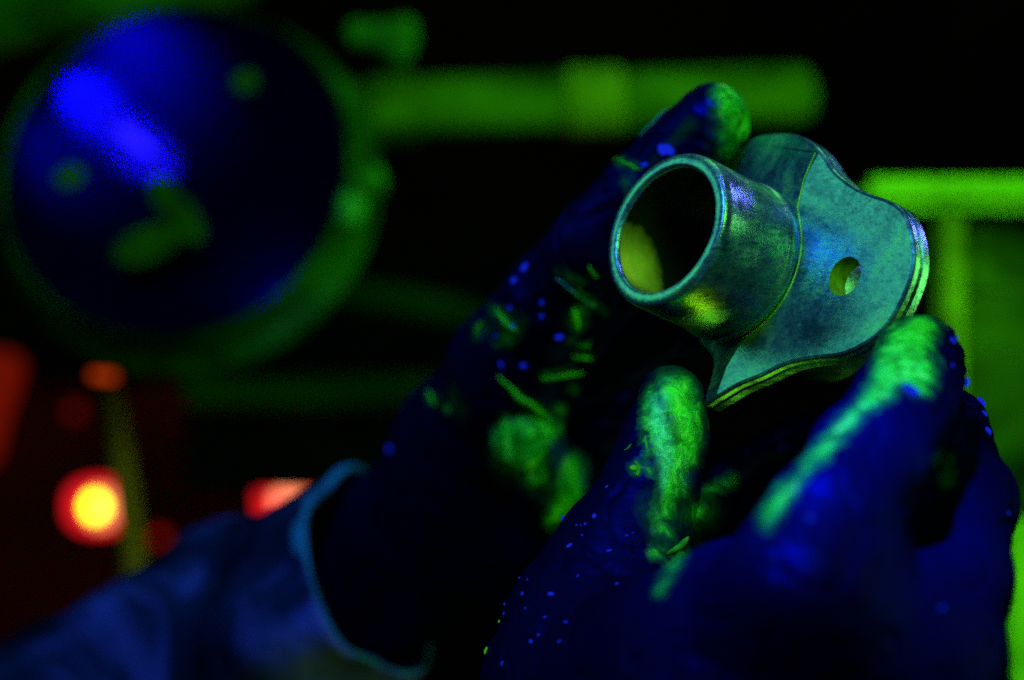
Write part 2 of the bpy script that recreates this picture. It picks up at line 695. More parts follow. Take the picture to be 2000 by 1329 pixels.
M_steel = steel()
M_bore = bore_mat()
M_glove_near = glove('nitrile_glove_near', (0.001, 0.001, 0.020), 0.46, 34, sheen=(0.0004, 0.0012, 0.040), soft=3.4, wet=(0.05, 0.34, 0.03), gscale=1.25)
M_glove_far = glove('nitrile_glove_far', (0.001, 0.0015, 0.022), 0.36, 40, sheen=(0.0003, 0.001, 0.085), gscale=0.85, soft=3.0, wet=(0.01, 0.05, 0.008))
M_cloth = cloth()


def plain(name, col, rough=0.5, metal=0.0, spec=0.05, tint=None):
    m, nt, b = newmat(name)
    n1 = noise(nt, 40, 4)
    c = ramp(nt, n1, [(0.3, tuple(x * 0.7 for x in col)), (0.7, tuple(min(1, x * 1.2) for x in col))])
    nt.links.new(c, b.inputs['Base Color'])
    b.inputs['Roughness'].default_value = rough
    b.inputs['Metallic'].default_value = metal
    b.inputs['Specular IOR Level'].default_value = spec
    if tint:
        b.inputs['Specular Tint'].default_value = (*tint, 1)
    return m


M_bead = glow('blue_bead_glint', (0.008, 0.03, 1.0), 0.6)  # lamp glints on the beads, put in as emission
M_beadg = glow('fluorescing_green_drop', (0.06, 0.7, 0.02), 0.45)

# ------------------------------------------------------------------ the booth (setting)
o = link('back_wall', box(P(1000, 664, 3.4), 6.0, 0.1, 4.0, 0.005), residue('dark_wall_paint', (0.010, 0.012, 0.010), (0.024, 0.030, 0.022), 0.4, 0.7, 3))
o['kind'] = 'structure'
o = link('floor', box((0, 1.5, -0.05), 6.0, 5.0, 0.1, 0.005), residue('dark_floor', (0.003, 0.004, 0.004), (0.008, 0.012, 0.010), 0.4, 0.7, 5))
o['kind'] = 'structure'

o = link('red_haze_panel', box(P(250, 1060, 2.3), 0.55, 0.02, 0.30, 0.004), residue('red_haze_tint', (0.02, 0.004, 0.005), (0.055, 0.009, 0.010), 0.35, 0.65, 4))  # added panel; the beacons' red haze is put into its colour
o['kind'] = 'structure'

# ------------------------------------------------------------------ flanged metal part
AX = Vector((0.726, 0.618, -0.300)).normalized()          # from the tube's mouth towards the flange
C0 = PART.copy()
UU = Vector((0.382, 0.0, 0.924))
UU = (UU - AX * UU.dot(AX)).normalized()
VV = AX.cross(UU).normalized()
if VV.x < 0:
    VV = -VV


def on_plane(px, py, zf=None):
    o_ = Vector((0, 0, CAMZ))
    d = P(px, py, 1.0) - o_
    z = 0.0
    for _ in range(8):
        t = (C0 + AX * z - o_).dot(AX) / d.dot(AX)
        q = o_ + d * t - C0
        if zf is None:
            break
        z = 0.5 * z + 0.5 * zf(q.dot(VV), q.dot(UU))
    return (q.dot(VV), q.dot(UU))


TR = 0.0228                                              # tube radius
tv, tu = on_plane(1594, 297)                              # where the ridge meets the upper edge


CRV = sorted([(0.0135, 0.0186)] + [on_plane(*q)[::-1] for q in ((1558, 405), (1571, 350))] + [(tu, tv)])
CRU = [q[0] for q in CRV]
CRX = [q[1] for q in CRV]


def vcrease(u):
    return float(np.interp(abs(u), CRU, CRX))


def zoff(v, u):
    return 0.34 * max(0.0, vcrease(u) - v)



vis = [(1465, 268), (1506, 259), (1547, 260), (1579, 273), (1604, 295), (1628, 332), (1665, 362), (1693, 376), (1734, 390),
       (1762, 409), (1779, 445), (1787, 490), (1783, 531), (1766, 579), (1742, 624), (1715, 655), (1683, 677), (1642, 695),
       (1579, 702), (1529, 714), (1484, 736), (1439, 754), (1394, 781), (1372, 792)]
pts = [on_plane(*p, zoff) for p in vis]
full = pts + [(a / 1000, b / 1000) for a, b in ((5.5, -34), (3, -28.5), (-3, -26), (-12, -24), (-20, -17.5), (-26.5, -8), (-30, 2), (-36, 12), (-42, 21), (-39, 31))]


def catmull(pl, k=6):
    out = []
    n = len(pl)
    for i in range(n):
        p0, p1, p2, p3 = (np.array(pl[(i + j) % n]) for j in (-1, 0, 1, 2))
        for s in range(k):
            t = s / k
            out.append(0.5 * ((2 * p1) + (-p0 + p2) * t + (2 * p0 - 5 * p1 + 4 * p2 - p3) * t * t + (-p0 + 3 * p1 - 3 * p2 + p3) * t ** 3))
    return np.array(out)


outl = catmull(full, 6)
for _ in range(3):
    outl = (np.roll(outl, 1, 0) + outl * 2 + np.roll(outl, -1, 0)) / 4
def toW(v, u, z):
    return C0 + VV * v + UU * u + AX * z


flange_root = thing('flanged_bushing', 'scratched metal bushing with short round tube and lobed flange, held in dark gloved fingers', 'metal part', tuple(C0))
tang = np.roll(outl, -1, 0) - np.roll(outl, 1, 0)
nrm = np.stack([tang[:, 1], -tang[:, 0]], 1)
nrm /= np.linalg.norm(nrm, axis=1)[:, None]
if (nrm * outl).sum() < 0:
    nrm = -nrm
prof = [(-0.0010, 0.0), (-0.0003, 0.0002), (0.0, 0.0008), (0.0001, 0.0022), (-0.0006, 0.0027), (-0.0006, 0.0031), (0.0001, 0.0036), (0.0001, 0.0060), (-0.0008, 0.0068)]
vs, fs = [], []
n = len(outl)
for off, z in prof:
    for i in range(n):
        v, u = outl[i] + nrm[i] * off
        vs.append(toW(v, u, z + zoff(*outl[i])))
for j in range(len(prof) - 1):
    for i in range(n):
        i2 = (i + 1) % n
        fs.append((j * n + i, j * n + i2, (j + 1) * n + i2, (j + 1) * n + i))
flange_me = mesh(vs, fs, True, 30)
# faces: triangulated with bore, bolt holes and the ridge line
hv, hu = on_plane(1650, 540)
HR = 0.0056


def circ(cv, cu, r, k, a0=0, a1=2 * math.pi, end=False):
    return [(cv + r * math.cos(a0 + (a1 - a0) * i / k), cu + r * math.sin(a0 + (a1 - a0) * i / k)) for i in range(k + (1 if end else 0))]


def face_layer(off, zb, hole_r, bore_r):
    ring = [tuple(outl[i] + nrm[i] * off) for i in range(n)]
    side = [ring[i][0] > vcrease(outl[i][1]) for i in range(n)]
    # right-hand run
    st = next(i for i in range(n) if side[i] and not side[i - 1])
    run = []
    i = st
    while side[i % n]:
        run.append(i % n)
        i += 1
    rest = []
    while not side[i % n]:
        rest.append(i % n)
        i += 1
    first, last = ring[run[0]], ring[run[-1]]
    th = math.atan2(0.0135, 0.0186)
    k = 24
    arcR = circ(0, 0, bore_r, k, -th, th, True)
    if first[1] < last[1]:
        arcR = arcR[::-1]
    else:
        arcR = arcR
    # right polygon: run + back from last via arc to first
    if last[1] < first[1]:
        arc = circ(0, 0, bore_r, k, -th, th, True)
    else:
        arc = circ(0, 0, bore_r, k, th, -th, True)
    mid = lambda sg: [(vcrease(a), sg * a) for a in CRU[2:0:-1]]
    sl_, sf_ = (1 if last[1] > 0 else -1), (1 if first[1] > 0 else -1)
    right = [ring[q] for q in run] + mid(sl_) + arc + mid(sf_)[::-1]
    if first[1] > last[1]:
        arcL = circ(0, 0, bore_r, 50, th, 2 * math.pi - th, True)
    else:
        arcL = circ(0, 0, bore_r, 50, -th, -2 * math.pi + th, True)
    left = [last] + [ring[q] for q in rest] + [first] + mid(sf_) + arcL + mid(sl_)[::-1]
    out_v, out_f = [], []
    for poly, hc, isr in ((right, (hv, hu), True), (left, None, False)):
        hole = circ(hc[0], hc[1], hole_r, 32) if hc else []
        loops = [[Vector((a, b, 0)) for a, b in poly]] + ([[Vector((a, b, 0)) for a, b in hole]] if hc else [])
        tr = geometry.tessellate_polygon(loops)
        base = len(out_v)
        for a, b in poly + hole:
            out_v.append(toW(a, b, zb + (0 if isr else zoff(a, b))))
        out_f += [tuple(base + x for x in t) for t in tr]
    return out_v, out_f


bm = bmesh.new()
bm.from_mesh(flange_me)
for off, zb, hr in ((-0.0010, 0.0, HR), (-0.0008, 0.0068, HR)):
    v_, f_ = face_layer(off, zb, hr, TR * 0.985)
    bv = [bm.verts.new(x) for x in v_]
    for t in f_:
        try:
            bm.faces.new([bv[q] for q in t])
        except ValueError:
            pass
for hc, isr in (((hv, hu), True),):
    rows = []
    for r, z in ((HR, 0.0), (HR * 0.93, 0.0006), (HR * 0.93, 0.0062), (HR, 0.0068)):
        rows.append([bm.verts.new(toW(a, b, z + (0 if isr else zoff(a, b)))) for a, b in circ(hc[0], hc[1], r, 32)])
    for ra, rb in zip(rows[:-1], rows[1:]):
        for i in range(32):
            fc = bm.faces.new((ra[i], ra[(i + 1) % 32], rb[(i + 1) % 32], rb[i]))
            fc.material_index = 1
bmesh.ops.remove_doubles(bm, verts=bm.verts, dist=2e-5)
bmesh.ops.recalc_face_normals(bm, faces=bm.faces)
me = bpy.data.meshes.new('mesh')
bm.to_mesh(me)
bm.free()
me.polygons.foreach_set('use_smooth', [True] * len(me.polygons))
me.set_sharp_from_angle(angle=math.radians(12))
fl_ = link('flange', me, M_steel, flange_root)
me.materials.append(residue('hole_wall', (0.05, 0.12, 0.008), (0.16, 0.36, 0.02), 0.3, 0.6, 200, 0.4))
TL = 0.0300
R = TR
link('bore', lathe(C0, -AX, [(R * 0.80, -0.0448), (R * 0.80, TL - 0.0012)], 160, 50), M_bore, flange_root)
pf = [(R * 0.80, TL - 0.0012), (R * 0.815, TL - 0.0002), (R * 0.84, TL + 0.0001), (R * 0.93, TL), (R * 0.965, TL - 0.0004),
      (R * 0.99, TL - 0.0015), (R, TL - 0.003), (R, 0.0045), (R * 1.012, 0.0040), (R * 1.03, 0.0034), (R * 1.03, 0.0012), (R * 1.01, 0.0004), (R * 1.01, -0.014)]
link('tube', lathe(C0, -AX, pf, 160, 50), M_steel, flange_root)
pf = [(R * 0.80, -0.045), (R * 0.84, -0.046), (R * 0.93, -0.0455), (R * 0.95, -0.044), (R * 0.95, -0.0069)]
link('rear_boss', lathe(C0, -AX, pf, 128, 40), M_steel, flange_root)
ridge_pts = [toW(vcrease(a), a, -0.0001) for a in (tu * 0.99, CRU[2] * .5 + tu * .5, CRU[2], CRU[1] * .5 + CRU[2] * .5, CRU[1])]
ridge_pts += [toW(TR * 1.045 * math.cos(a), TR * 1.045 * math.sin(a), -0.0001) for a in [math.radians(q) for q in range(40, -66, -7)]]
rl_ = [0.00022] * len(ridge_pts)
link('glint_dye_line', tube(ridge_pts, rl_, 8), residue('glint_penetrant_line', (0.12, 0.45, 0.06), (0.45, 1.0, 0.12), 0.35, 0.6, 160, 0.5), flange_root)  # ridge glint put in as a coloured bead, with dye at the joint
print('mouth px', 1000 + (C0 - AX * TL).x / (C0 - AX * TL).y * FPX, 664.5 - ((C0 - AX * TL).z - CAMZ) / (C0 - AX * TL).y * FPX)

# ------------------------------------------------------------------ the near hand (thumb and fingers under the part)
near = thing('gloved_hand', 'near hand in dark blue glove gripping the flange from below, thumb and finger smeared green', 'gloved hand', tuple(P(1450, 1500, 0.55)))
chains = [
    [(1312, 778, 0.668, 9.6), (1300, 860, 0.664, 11.3), (1268, 960, 0.658, 12.7), (1225, 1060, 0.655, 15.3), (1192, 1200, 0.650, 20.8)],
    [(1795, 708, 0.612, 12), (1770, 790, 0.592, 13), (1700, 900, 0.560, 13.4), (1620, 1020, 0.535, 14), (1560, 1150, 0.525, 18)],
    [(1435, 935, 0.715, 8), (1560, 880, 0.715, 9.5), (1720, 830, 0.68, 11), (1835, 850, 0.645, 12.5), (1880, 980, 0.61, 13), (1850, 1130, 0.58, 15), (1780, 1280, 0.55, 20)],
    [(1362, 1000, 0.708, 9.2), (1480, 1030, 0.720, 10.5), (1640, 1020, 0.70, 12), (1780, 1060, 0.65, 13), (1840, 1180, 0.61, 14), (1800, 1330, 0.57, 18)],
    [(1420, 1160, 0.705, 8), (1560, 1150, 0.71, 9), (1700, 1180, 0.67, 11), (1800, 1280, 0.63, 12), (1760, 1400, 0.58, 16)],
]
palm = [
    [(1190, 1210, 0.650, 22.6), (1165, 1330, 0.645, 26), (1205, 1480, 0.635, 34)],
    [(1330, 1270, 0.610, 21), (1480, 1290, 0.555, 24), (1660, 1300, 0.545, 26)],
    [(1205, 1480, 0.635, 34), (1450, 1440, 0.57, 32), (1660, 1400, 0.55, 28)],
    [(1440, 1450, 0.55, 32), (1420, 1750, 0.53, 32)],
]
v, f = hand_mesh(chains, palm, 0.0012, 0.005, 0.016)
v = relax(v, f, 3)
nn = normals(v, f)
w1 = vnoise(v, 70, 3.0) * 0.0009 + vnoise(v * np.array([1, 1, 1.0]), 170, 9.0) * 0.0004
rid = 1 - np.abs(vnoise(v + vnoise(v, 60, 5.0)[:, None] * 0.006, 95, 17.0))
w2 = np.clip(rid - 0.88, 0, 1) * 0.006
rid2 = 1 - np.abs(vnoise(v * np.array([1.0, 1.0, 1.6]) + vnoise(v, 90, 2.0)[:, None] * 0.004, 190, 7.0))
w2 += np.clip(rid2 - 0.86, 0, 1) * 0.0025
v = v + nn * (w1 * 0.6 - w2)[:, None]
thumb_s = [[(1272, 775, 22), (1284, 830, 30), (1312, 900, 34), (1306, 970, 22), (1300, 1005, 16)], [(1320, 770, 40), (1345, 830, 34), (1340, 900, 26), (1322, 960, 18)],
           [(1283, 995, 10), (1292, 1030, 12), (1310, 1050, 8)], [(1243, 912, 13)], [(1280, 1080, 11), (1296, 1072, 6)], [(1328, 1082, 15), (1312, 1112, 11), (1288, 1155, 9)],
           [(1357, 1005, 24)], [(1385, 957, 8), (1430, 938, 12)], [(1262, 848, 8), (1264, 900, 5), (1272, 930, 4)]]
thumb_t = [[(1315, 735, 56), (1355, 830, 40), (1345, 930, 34)], [(1270, 990, 40), (1300, 1060, 34)], [(1400, 1035, 14), (1340, 1080, 12), (1290, 1165, 10)], [(1385, 957, 20), (1520, 890, 14)], [(1357, 1005, 60)]]
idx_s = [[(1800, 650, 40), (1770, 680, 54), (1790, 720, 46), (1800, 745, 30)], [(1745, 700, 44), (1725, 755, 30), (1690, 790, 20), (1645, 835, 16), (1605, 880, 20), (1570, 905, 14)],
         [(1605, 880, 14), (1560, 935, 10), (1530, 965, 22), (1505, 1000, 24), (1495, 1022, 16)]]
glove_near = organic('glove', v, f, M_glove_near, near, thumb_s + idx_s, thumb_t + [[(1840, 900, 26), (1850, 940, 20)]],
                     [[(1285, 780, 30), (1298, 860, 26), (1285, 960, 20)]])
NEAR = (v, nn)

# ------------------------------------------------------------------ the far hand and its sleeve
far = thing('gloved_hand', 'far hand in blue cloth sleeve, dark glove flecked green, reaching up behind the metal part', 'gloved hand', tuple(P(500, 1400, 0.95)))
chains = [
    [(1388, 243, 0.722, 12.2), (1330, 305, 0.73, 12.6), (1250, 385, 0.735, 12.6), (1160, 480, 0.745, 13.5), (1085, 590, 0.77, 16), (1020, 720, 0.80, 24)],
    [(1330, 420, 0.765, 10), (1240, 540, 0.775, 12), (1150, 620, 0.785, 14), (1060, 740, 0.81, 22)],
    [(1330, 640, 0.775, 10), (1240, 680, 0.785, 12), (1130, 730, 0.80, 14), (1040, 800, 0.82, 20)],
    [(1250, 800, 0.80, 9.5), (1180, 820, 0.80, 11), (1100, 850, 0.82, 13), (1030, 880, 0.84, 18)],
    [(1030, 868, 0.790, 12), (1085, 945, 0.80, 13), (1110, 1050, 0.82, 14), (1040, 1100, 0.86, 18), (930, 1060, 0.88, 24)],
]
palm = [
    [(1000, 770, 0.82, 25), (935, 900, 0.86, 30), (850, 1030, 0.90, 29)],
    [(1040, 830, 0.83, 22), (960, 1010, 0.87, 30), (850, 1060, 0.90, 29)],
    [(850, 1055, 0.90, 29), (740, 1115, 0.93, 33), (600, 1190, 0.96, 33)],
]
v, f = hand_mesh(chains, palm, 0.0014, 0.005, 0.014)
v = relax(v, f, 3)
nn = normals(v, f)
w1 = vnoise(v, 60, 3.3) * 0.0011 + vnoise(v, 150, 9.7) * 0.0005
rid = 1 - np.abs(vnoise(v + vnoise(v, 50, 5.5)[:, None] * 0.008, 80, 21.0))
w2 = np.clip(rid - 0.86, 0, 1) * 0.009
v = v + nn * (w1 * 0.7 - w2)[:, None]
fs_ = [[(1418, 185, 30), (1450, 235, 46), (1440, 300, 44)], [(1022, 862, 66), (1062, 835, 34), (1010, 765, 5)], [(1040, 925, 30)],
       [(1120, 910, 26), (1115, 960, 34), (1080, 1010, 22)], [(965, 605, 7), (1005, 645, 9)], [(985, 665, 17), (992, 640, 8)], [(1128, 610, 11), (1130, 640, 10)],
       [(935, 640, 9), (930, 655, 7)], [(845, 780, 8)], [(876, 800, 7)], [(1060, 735, 3), (1120, 728, 5)], [(1130, 697, 5), (1150, 695, 4)], [(1120, 670, 4), (1150, 674, 4)],
       [(1100, 540, 5), (1140, 550, 5)], [(1225, 357, 14)], [(1195, 303, 5), (1240, 330, 6)], [(1095, 530, 5), (1130, 570, 3), (1180, 610, 3)], [(1090, 800, 10)], [(1120, 760, 4)]]
ft_ = [[(1390, 180, 14), (1440, 300, 70)], [(1350, 240, 20), (1250, 340, 10)], [(1030, 880, 90), (1090, 960, 60)], [(880, 770, 30), (900, 800, 30)], [(990, 640, 50)], [(1130, 620, 30)]]
organic('glove', v, f, M_glove_far, far, fs_, ft_)
FARV = (v, nn)

# sleeve: a cloth tube with folds, open at the cuff
cuffc = P(722, 1118, 0.90)
elbow = P(-290, 1655, 1.04)
sd, s1, s2 = frame(elbow - cuffc, (0, 0, 1))
vs, fs = [], []
NS, NT = 90, 120
L = (elbow - cuffc).length
for j in range(NS + 1):
    s = j / NS
    for i in range(NT):
        t = 2 * math.pi * i / NT
        r = 0.0378 + 0.010 * s
        fold = 0.0026 * math.sin(26 * s + 2.2 * math.sin(t + 0.6) + 1.3 * math.sin(9 * s)) * min(1, s * 9)
        fold += 0.0018 * math.sin(3 * t + 9 * s) + 0.0016 * math.sin(5 * t - 21 * s)
        if s < 0.02:
            fold += 0.0008
        c = cuffc + sd * (s * L)
        lean = -0.004 * math.cos(t) * (1 - min(1, s * 6))      # cuff mouth cut at a slant
        vs.append(c + (s1 * math.cos(t) + s2 * math.sin(t) * 0.95) * (r + fold) + sd * lean)
for j in range(NS):
    for i in range(NT):
        i2 = (i + 1) % NT
        fs.append((j * NT + i, (j + 1) * NT + i, (j + 1) * NT + i2, j * NT + i2))
sl = link('sleeve', mesh(vs, fs, True), M_cloth, far)
sm = sl.modifiers.new('thickness', 'SOLIDIFY')
sm.thickness = 0.0016
# hem: a rolled band round the cuff
vs2, fs2 = [], []
K = 12
for i in range(NT):
    t = 2 * math.pi * i / NT
    c = vs[i]
    rad = (s1 * math.cos(t) + s2 * math.sin(t))
    rr = 0.0013 + 0.0028 * max(0, math.cos(t + 0.35)) ** 2 + 0.0005 * math.sin(9 * t)
    for k in range(K):
        q = 2 * math.pi * k / K
        vs2.append(c + rad * math.cos(q) * rr * 0.55 + sd * (math.sin(q) * rr * 1.2 + rr * 0.5))
for i in range(NT):
    i2 = (i + 1) % NT
    for k in range(K):
        k2 = (k + 1) % K
        fs2.append((i * K + k, i * K + k2, i2 * K + k2, i2 * K + k))
M_hem = residue('hem_cloth', (0.01, 0.07, 0.34), (0.03, 0.18, 0.75), 0.35, 0.6, 30, 0.85)
link('hem', mesh(vs2, fs2, True), M_hem, far)


# beads of water and lint on the gloves, lamp glints put in as glow ------------------------------------
def bead(at, V, r, mat, parent, sc=(1, 1, 1)):
    v_, n_ = V
    p = pix(v_)
    d = np.linalg.norm(p - np.array(at), axis=1)
    d = d + np.where(n_[:, 1] > 0.15, 1e4, 0) + (v_[:, 1] - v_[:, 1].min()) * 120
    k = int(np.argmin(d))
    c = Vector(v_[k]) + Vector(n_[k]) * r * 0.25
    nrm_ = Vector(n_[k])
    Mx = nrm_.to_track_quat('Z', 'Y').to_matrix()
    Mx = Mx @ Matrix.Rotation(random.uniform(0, 3.14), 3, 'Z')
    ex = random.uniform(0.7, 1.0) if r > 0.0009 else random.uniform(0.35, 0.9)
    link('water_bead', ball(c, r * random.uniform(0.85, 1.15), (1.25, ex, 0.5), 2, Mx), mat, parent)


for x, y, r in [(1025, 521, 1.3), (1004, 546, 1.2), (1088, 657, 1.2), (997, 603, .8), (1057, 590, .7), (1058, 620, .6), (978, 710, .7), (1020, 712, .9),
                (967, 655, .6), (1303, 290, 1.8), (1295, 297, 1.5), (1262, 322, 1.0), (762, 878, 1.2), (1000, 636, .6)]:
    bead((x, y), FARV, r / 1000, M_bead, far)
for x, y, r in [(1902, 748, 1.2), (1917, 782, 1.2), (1922, 808, .8), (1930, 842, 1.2), (1860, 715, .7), (1862, 668, .8), (1867, 660, .6), (1780, 762, 1.9), (1580, 1012, .8),
                (1097, 1010, .7), (1163, 1007, .6), (1112, 1065, .7), (1078, 1160, .9), (1189, 1076, .6), (1124, 1025, .35), (1132, 1027, .35), (1143, 1024, .35), (1137, 1048, .4),
                (1187, 952, .35), (1234, 1040, .3), (1222, 1046, .35), (1132, 1125, .4), (1205, 1141, .4), (1030, 1132, .35), (1009, 1125, .3), (1021, 1160, .45), (985, 1199, .5),
                (1029, 1188, .4), (1064, 1209, .45), (1104, 1216, .7), (1051, 1239, .5), (1036, 1256, .7), (1096, 1253, .5), (980, 1180, .4), (978, 1296, .6), (1840, 1187, .7), (1970, 1003, .6)]:
    bead((x, y), NEAR, r / 1000, M_bead, near, (1.3, 0.8, 1) if r < 1 else (1, 1, 1))
for x, y, r in [(971, 1214, .6), (944, 1270, .8), (1240, 915, .8)]:
    bead((x, y), NEAR, r / 1000, M_beadg, near, (1.6, 0.8, 1))



def streak(path, r, V, mat, parent):
    v_, n_ = V
    p = pix(v_)
    out = []
    for q in range(len(path) - 1):
        for t in np.linspace(0, 1, 6)[:(6 if q == len(path) - 2 else 5)]:
            at = np.array(path[q]) * (1 - t) + np.array(path[q + 1]) * t
            d = np.linalg.norm(p - at, axis=1) + np.where(n_[:, 1] > 0.1, 1e4, 0) + (v_[:, 1] - v_[:, 1].min()) * 120
            k = int(np.argmin(d))
            out.append(Vector(v_[k]) + Vector(n_[k]) * r * 0.3)
    out = [out[0]] + [(out[i - 1] + out[i] * 2 + out[i + 1]) / 4 for i in range(1, len(out) - 1)] + [out[-1]]
    rr = [r * (0.25 + 0.75 * math.sin(math.pi * (i + 0.5) / len(out)) * random.uniform(.7, 1.1)) for i in range(len(out))]
    link('dye_streak', tube(out, rr, 8), mat, parent)


M_streak = residue('dye_streak_green', (0.01, 0.16, 0.01), (0.06, 0.55, 0.03), 0.35, 0.6, 90, 0.4)
M_streakb = residue('dye_streak_teal', (0.01, 0.12, 0.14), (0.03, 0.35, 0.38), 0.35, 0.6, 90, 0.4)
for path, r in (([(970, 603), (990, 630), (1010, 648)], 1.0), ([(975, 735), (1015, 775), (1050, 800), (1080, 835)], 1.3), ([(1060, 738), (1100, 732), (1140, 728)], .8),
                ([(1120, 695), (1155, 700)], .6), ([(1125, 672), (1150, 676)], .5), ([(1120, 605), (1128, 640)], 1.4), ([(1150, 520), (1170, 545)], .7),
                ([(838, 765), (850, 790)], 1.1), ([(872, 795), (882, 806)], 1.1), ([(1190, 300), (1230, 325), (1250, 335)], .7), ([(940, 630), (932, 655)], 1.0)):
    streak(path, r / 1000, FARV, M_streak, far)
for path, r in (([(1090, 545), (1125, 572), (1160, 600)], .6), ([(1225, 240), (1260, 225), (1300, 215)], .5)):
    streak(path, r / 1000, FARV, M_streakb, far)
for path, r in (([(1264, 862), (1262, 880)], .4), ([(1242, 905), (1246, 930)], .8), ([(1222, 880), (1232, 870)], .25), ([(1300, 1085), (1330, 1070), (1345, 1050)], 1.0)):
    streak(path, r / 1000, NEAR, M_streak, near)

# ------------------------------------------------------------------ black-light lamp, upper left
LD = 1.25
lc = P(335, 325, LD)
LN = Vector((-0.13, -0.93, 0.31)).normalized()           # the way its glass faces
lamp = thing('inspection_lamp', 'big round black-light lamp with dark glass and green-tinged rim, blurred at upper left', 'lamp', tuple(P(280, 1500, LD + 0.05)))
M_rim = residue('lamp_rim_paint', (0.003, 0.028, 0.003), (0.012, 0.13, 0.006), 0.38, 0.62, 22, 0.5)
M_body = residue('lamp_body_paint', (0.002, 0.012, 0.003), (0.01, 0.07, 0.012), 0.42, 0.64, 18, 0.6)
mm = LD / FPX
rl = 346 * mm
link('housing', lathe(lc, LN, [(0.001, -0.20), (0.035, -0.198), (0.045, -0.17), (0.06, -0.12), (rl * 0.98, -0.060), (rl * 1.05, -0.045), (rl * 1.05, -0.032), (rl * 0.93, -0.03)], 96, 40), M_body, lamp)
link('rim', lathe(lc, LN, [(rl * 1.00, -0.004), (rl * 1.015, -0.001), (rl * 1.03, -0.006), (rl * 1.04, -0.024), (rl * 1.11, -0.028), (rl * 1.135, -0.034), (rl * 1.11, -0.042), (rl * 1.0, -0.044)], 128, 50, closed=True), M_rim, lamp)
# reflector bowl
mb, nt, b = newmat('reflector_bowl')
b.inputs['Base Color'].default_value = (0.004, 0.004, 0.022, 1)
b.inputs['Specular IOR Level'].default_value = 0.0
b.inputs['Roughness'].default_value = 0.35
b.inputs['Metallic'].default_value = 0.0
link('reflector', lathe(lc, LN, [(rl * 0.99, -0.005), (rl * 0.9, -0.014), (rl * 0.75, -0.022), (rl * 0.5, -0.029), (rl * 0.25, -0.032), (0.001, -0.033)], 96, 60), mb, lamp)
mg = bpy.data.materials.new('dark_filter_glass')
mg.use_nodes = True
nt = mg.node_tree
nt.nodes.clear()
out = nt.nodes.new('ShaderNodeOutputMaterial')
tr = nt.nodes.new('ShaderNodeBsdfTransparent')
tr.inputs[0].default_value = (0.22, 0.35, 0.95, 1)
nt.links.new(tr.outputs[0], out.inputs[0])
link('filter_glass', lathe(lc, LN, [(rl * 0.995, -0.004), (rl * 0.7, -0.001), (rl * 0.35, 0.0005), (0.001, 0.001)], 96, 60), mg, lamp)
M_bulb = glow('bulb_glow', (0.05, 0.02, 1.0), 1.9)
M_bulb2 = glow('arc_tube_glow', (0.06, 0.02, 1.0), 2.2)


def in_lamp(px, py, s):
    """point at the lamp's depth s along its axis, under the given photo pixel"""
    o_ = Vector((0, 0, CAMZ))
    d = P(px, py, 1.0) - o_
    pl = lc + LN * s
    t = (pl - o_).dot(LN) / d.dot(LN)
    return o_ + d * t


link('bulb', tube([in_lamp(235, 252, -0.020), in_lamp(262, 272, -0.020), in_lamp(295, 298, -0.020)], [0.003, 0.004, 0.003], 20), M_bulb, lamp)
M_reflection = residue('painted_glass_reflection', (0.008, 0.04, 0.002), (0.025, 0.13, 0.005), 0.35, 0.6, 30, 0.6)  # glove reflection in the glass, put in as flat green patches
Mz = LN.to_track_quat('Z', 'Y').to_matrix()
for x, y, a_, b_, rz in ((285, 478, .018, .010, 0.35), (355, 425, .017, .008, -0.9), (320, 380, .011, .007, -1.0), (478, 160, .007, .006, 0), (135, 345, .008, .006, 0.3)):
    link('green_reflection', ball(in_lamp(x, y, 0.0025), 1.0, (a_, b_, 0.0012), 3, Mz @ Matrix.Rotation(rz, 3, 'Z')), M_reflection, lamp)
for x, y, s_, e_, cone in ((142, 158, 0.003, 2.1, 95), (235, 75, 0.016, 0.9, 125), (190, 208, -0.002, .5, 85), (235, 246, -0.005, .85, 80), (266, 270, -0.007, .9, 75),
                           (298, 300, -0.016, .45, 80), (90, 250, 0.012, .25, 120), (530, 560, 0.01, .12, 130)):
    pl = bpy.data.lights.new('bulb_light', 'SPOT')
    pl.energy = e_
    pl.color = (0.14, 0.05, 1.0)
    pl.shadow_soft_size = 0.002
    pl.spot_size = math.radians(cone)
    pl.spot_blend = 1.0
    po = bpy.data.objects.new('bulb_light', pl)
    M_ = (-LN).to_track_quat('-Z', 'Y').to_matrix().to_4x4()
    M_.translation = in_lamp(x, y, s_)
    COL.objects.link(po)
    po.parent = lamp
    po.matrix_parent_inverse = lamp.matrix_world.inverted()
    po.matrix_basis = M_
M_knob = residue('knob_residue', (0.01, 0.08, 0.006), (0.03, 0.30, 0.012), 0.35, 0.6, 30, 0.5)
link('clamp_screw', tube([P(690, 65, LD + .02), P(740, 70, LD + .02), P(785, 80, LD + .02)], [0.007, 0.008, 0.0135], 20), M_knob, lamp)
link('clamp_screw', tube([P(705, 358, LD - .03), P(735, 352, LD - .03)], [0.006, 0.008], 16), M_knob, lamp)
link('wing_nut', tube([P(688, 392, LD - .04), P(682, 432, LD - .04)], [0.0072, 0.0065], 16), residue('nut_residue', (0.02, 0.2, 0.02), (0.05, 0.55, 0.05), 0.35, 0.6, 30, 0.5), lamp)
M_pole = residue('lamp_pole_paint', (0.10, 0.06, 0.004), (0.26, 0.13, 0.01), 0.35, 0.6, 12, 0.5)
link('pole', tube([P(212, 760, LD + .10), P(235, 880, LD + .09), P(262, 1100, LD + .06), P(275, 1500, LD + .06)], [0.0062, 0.0064, 0.0066, 0.007], 24), M_pole, lamp)

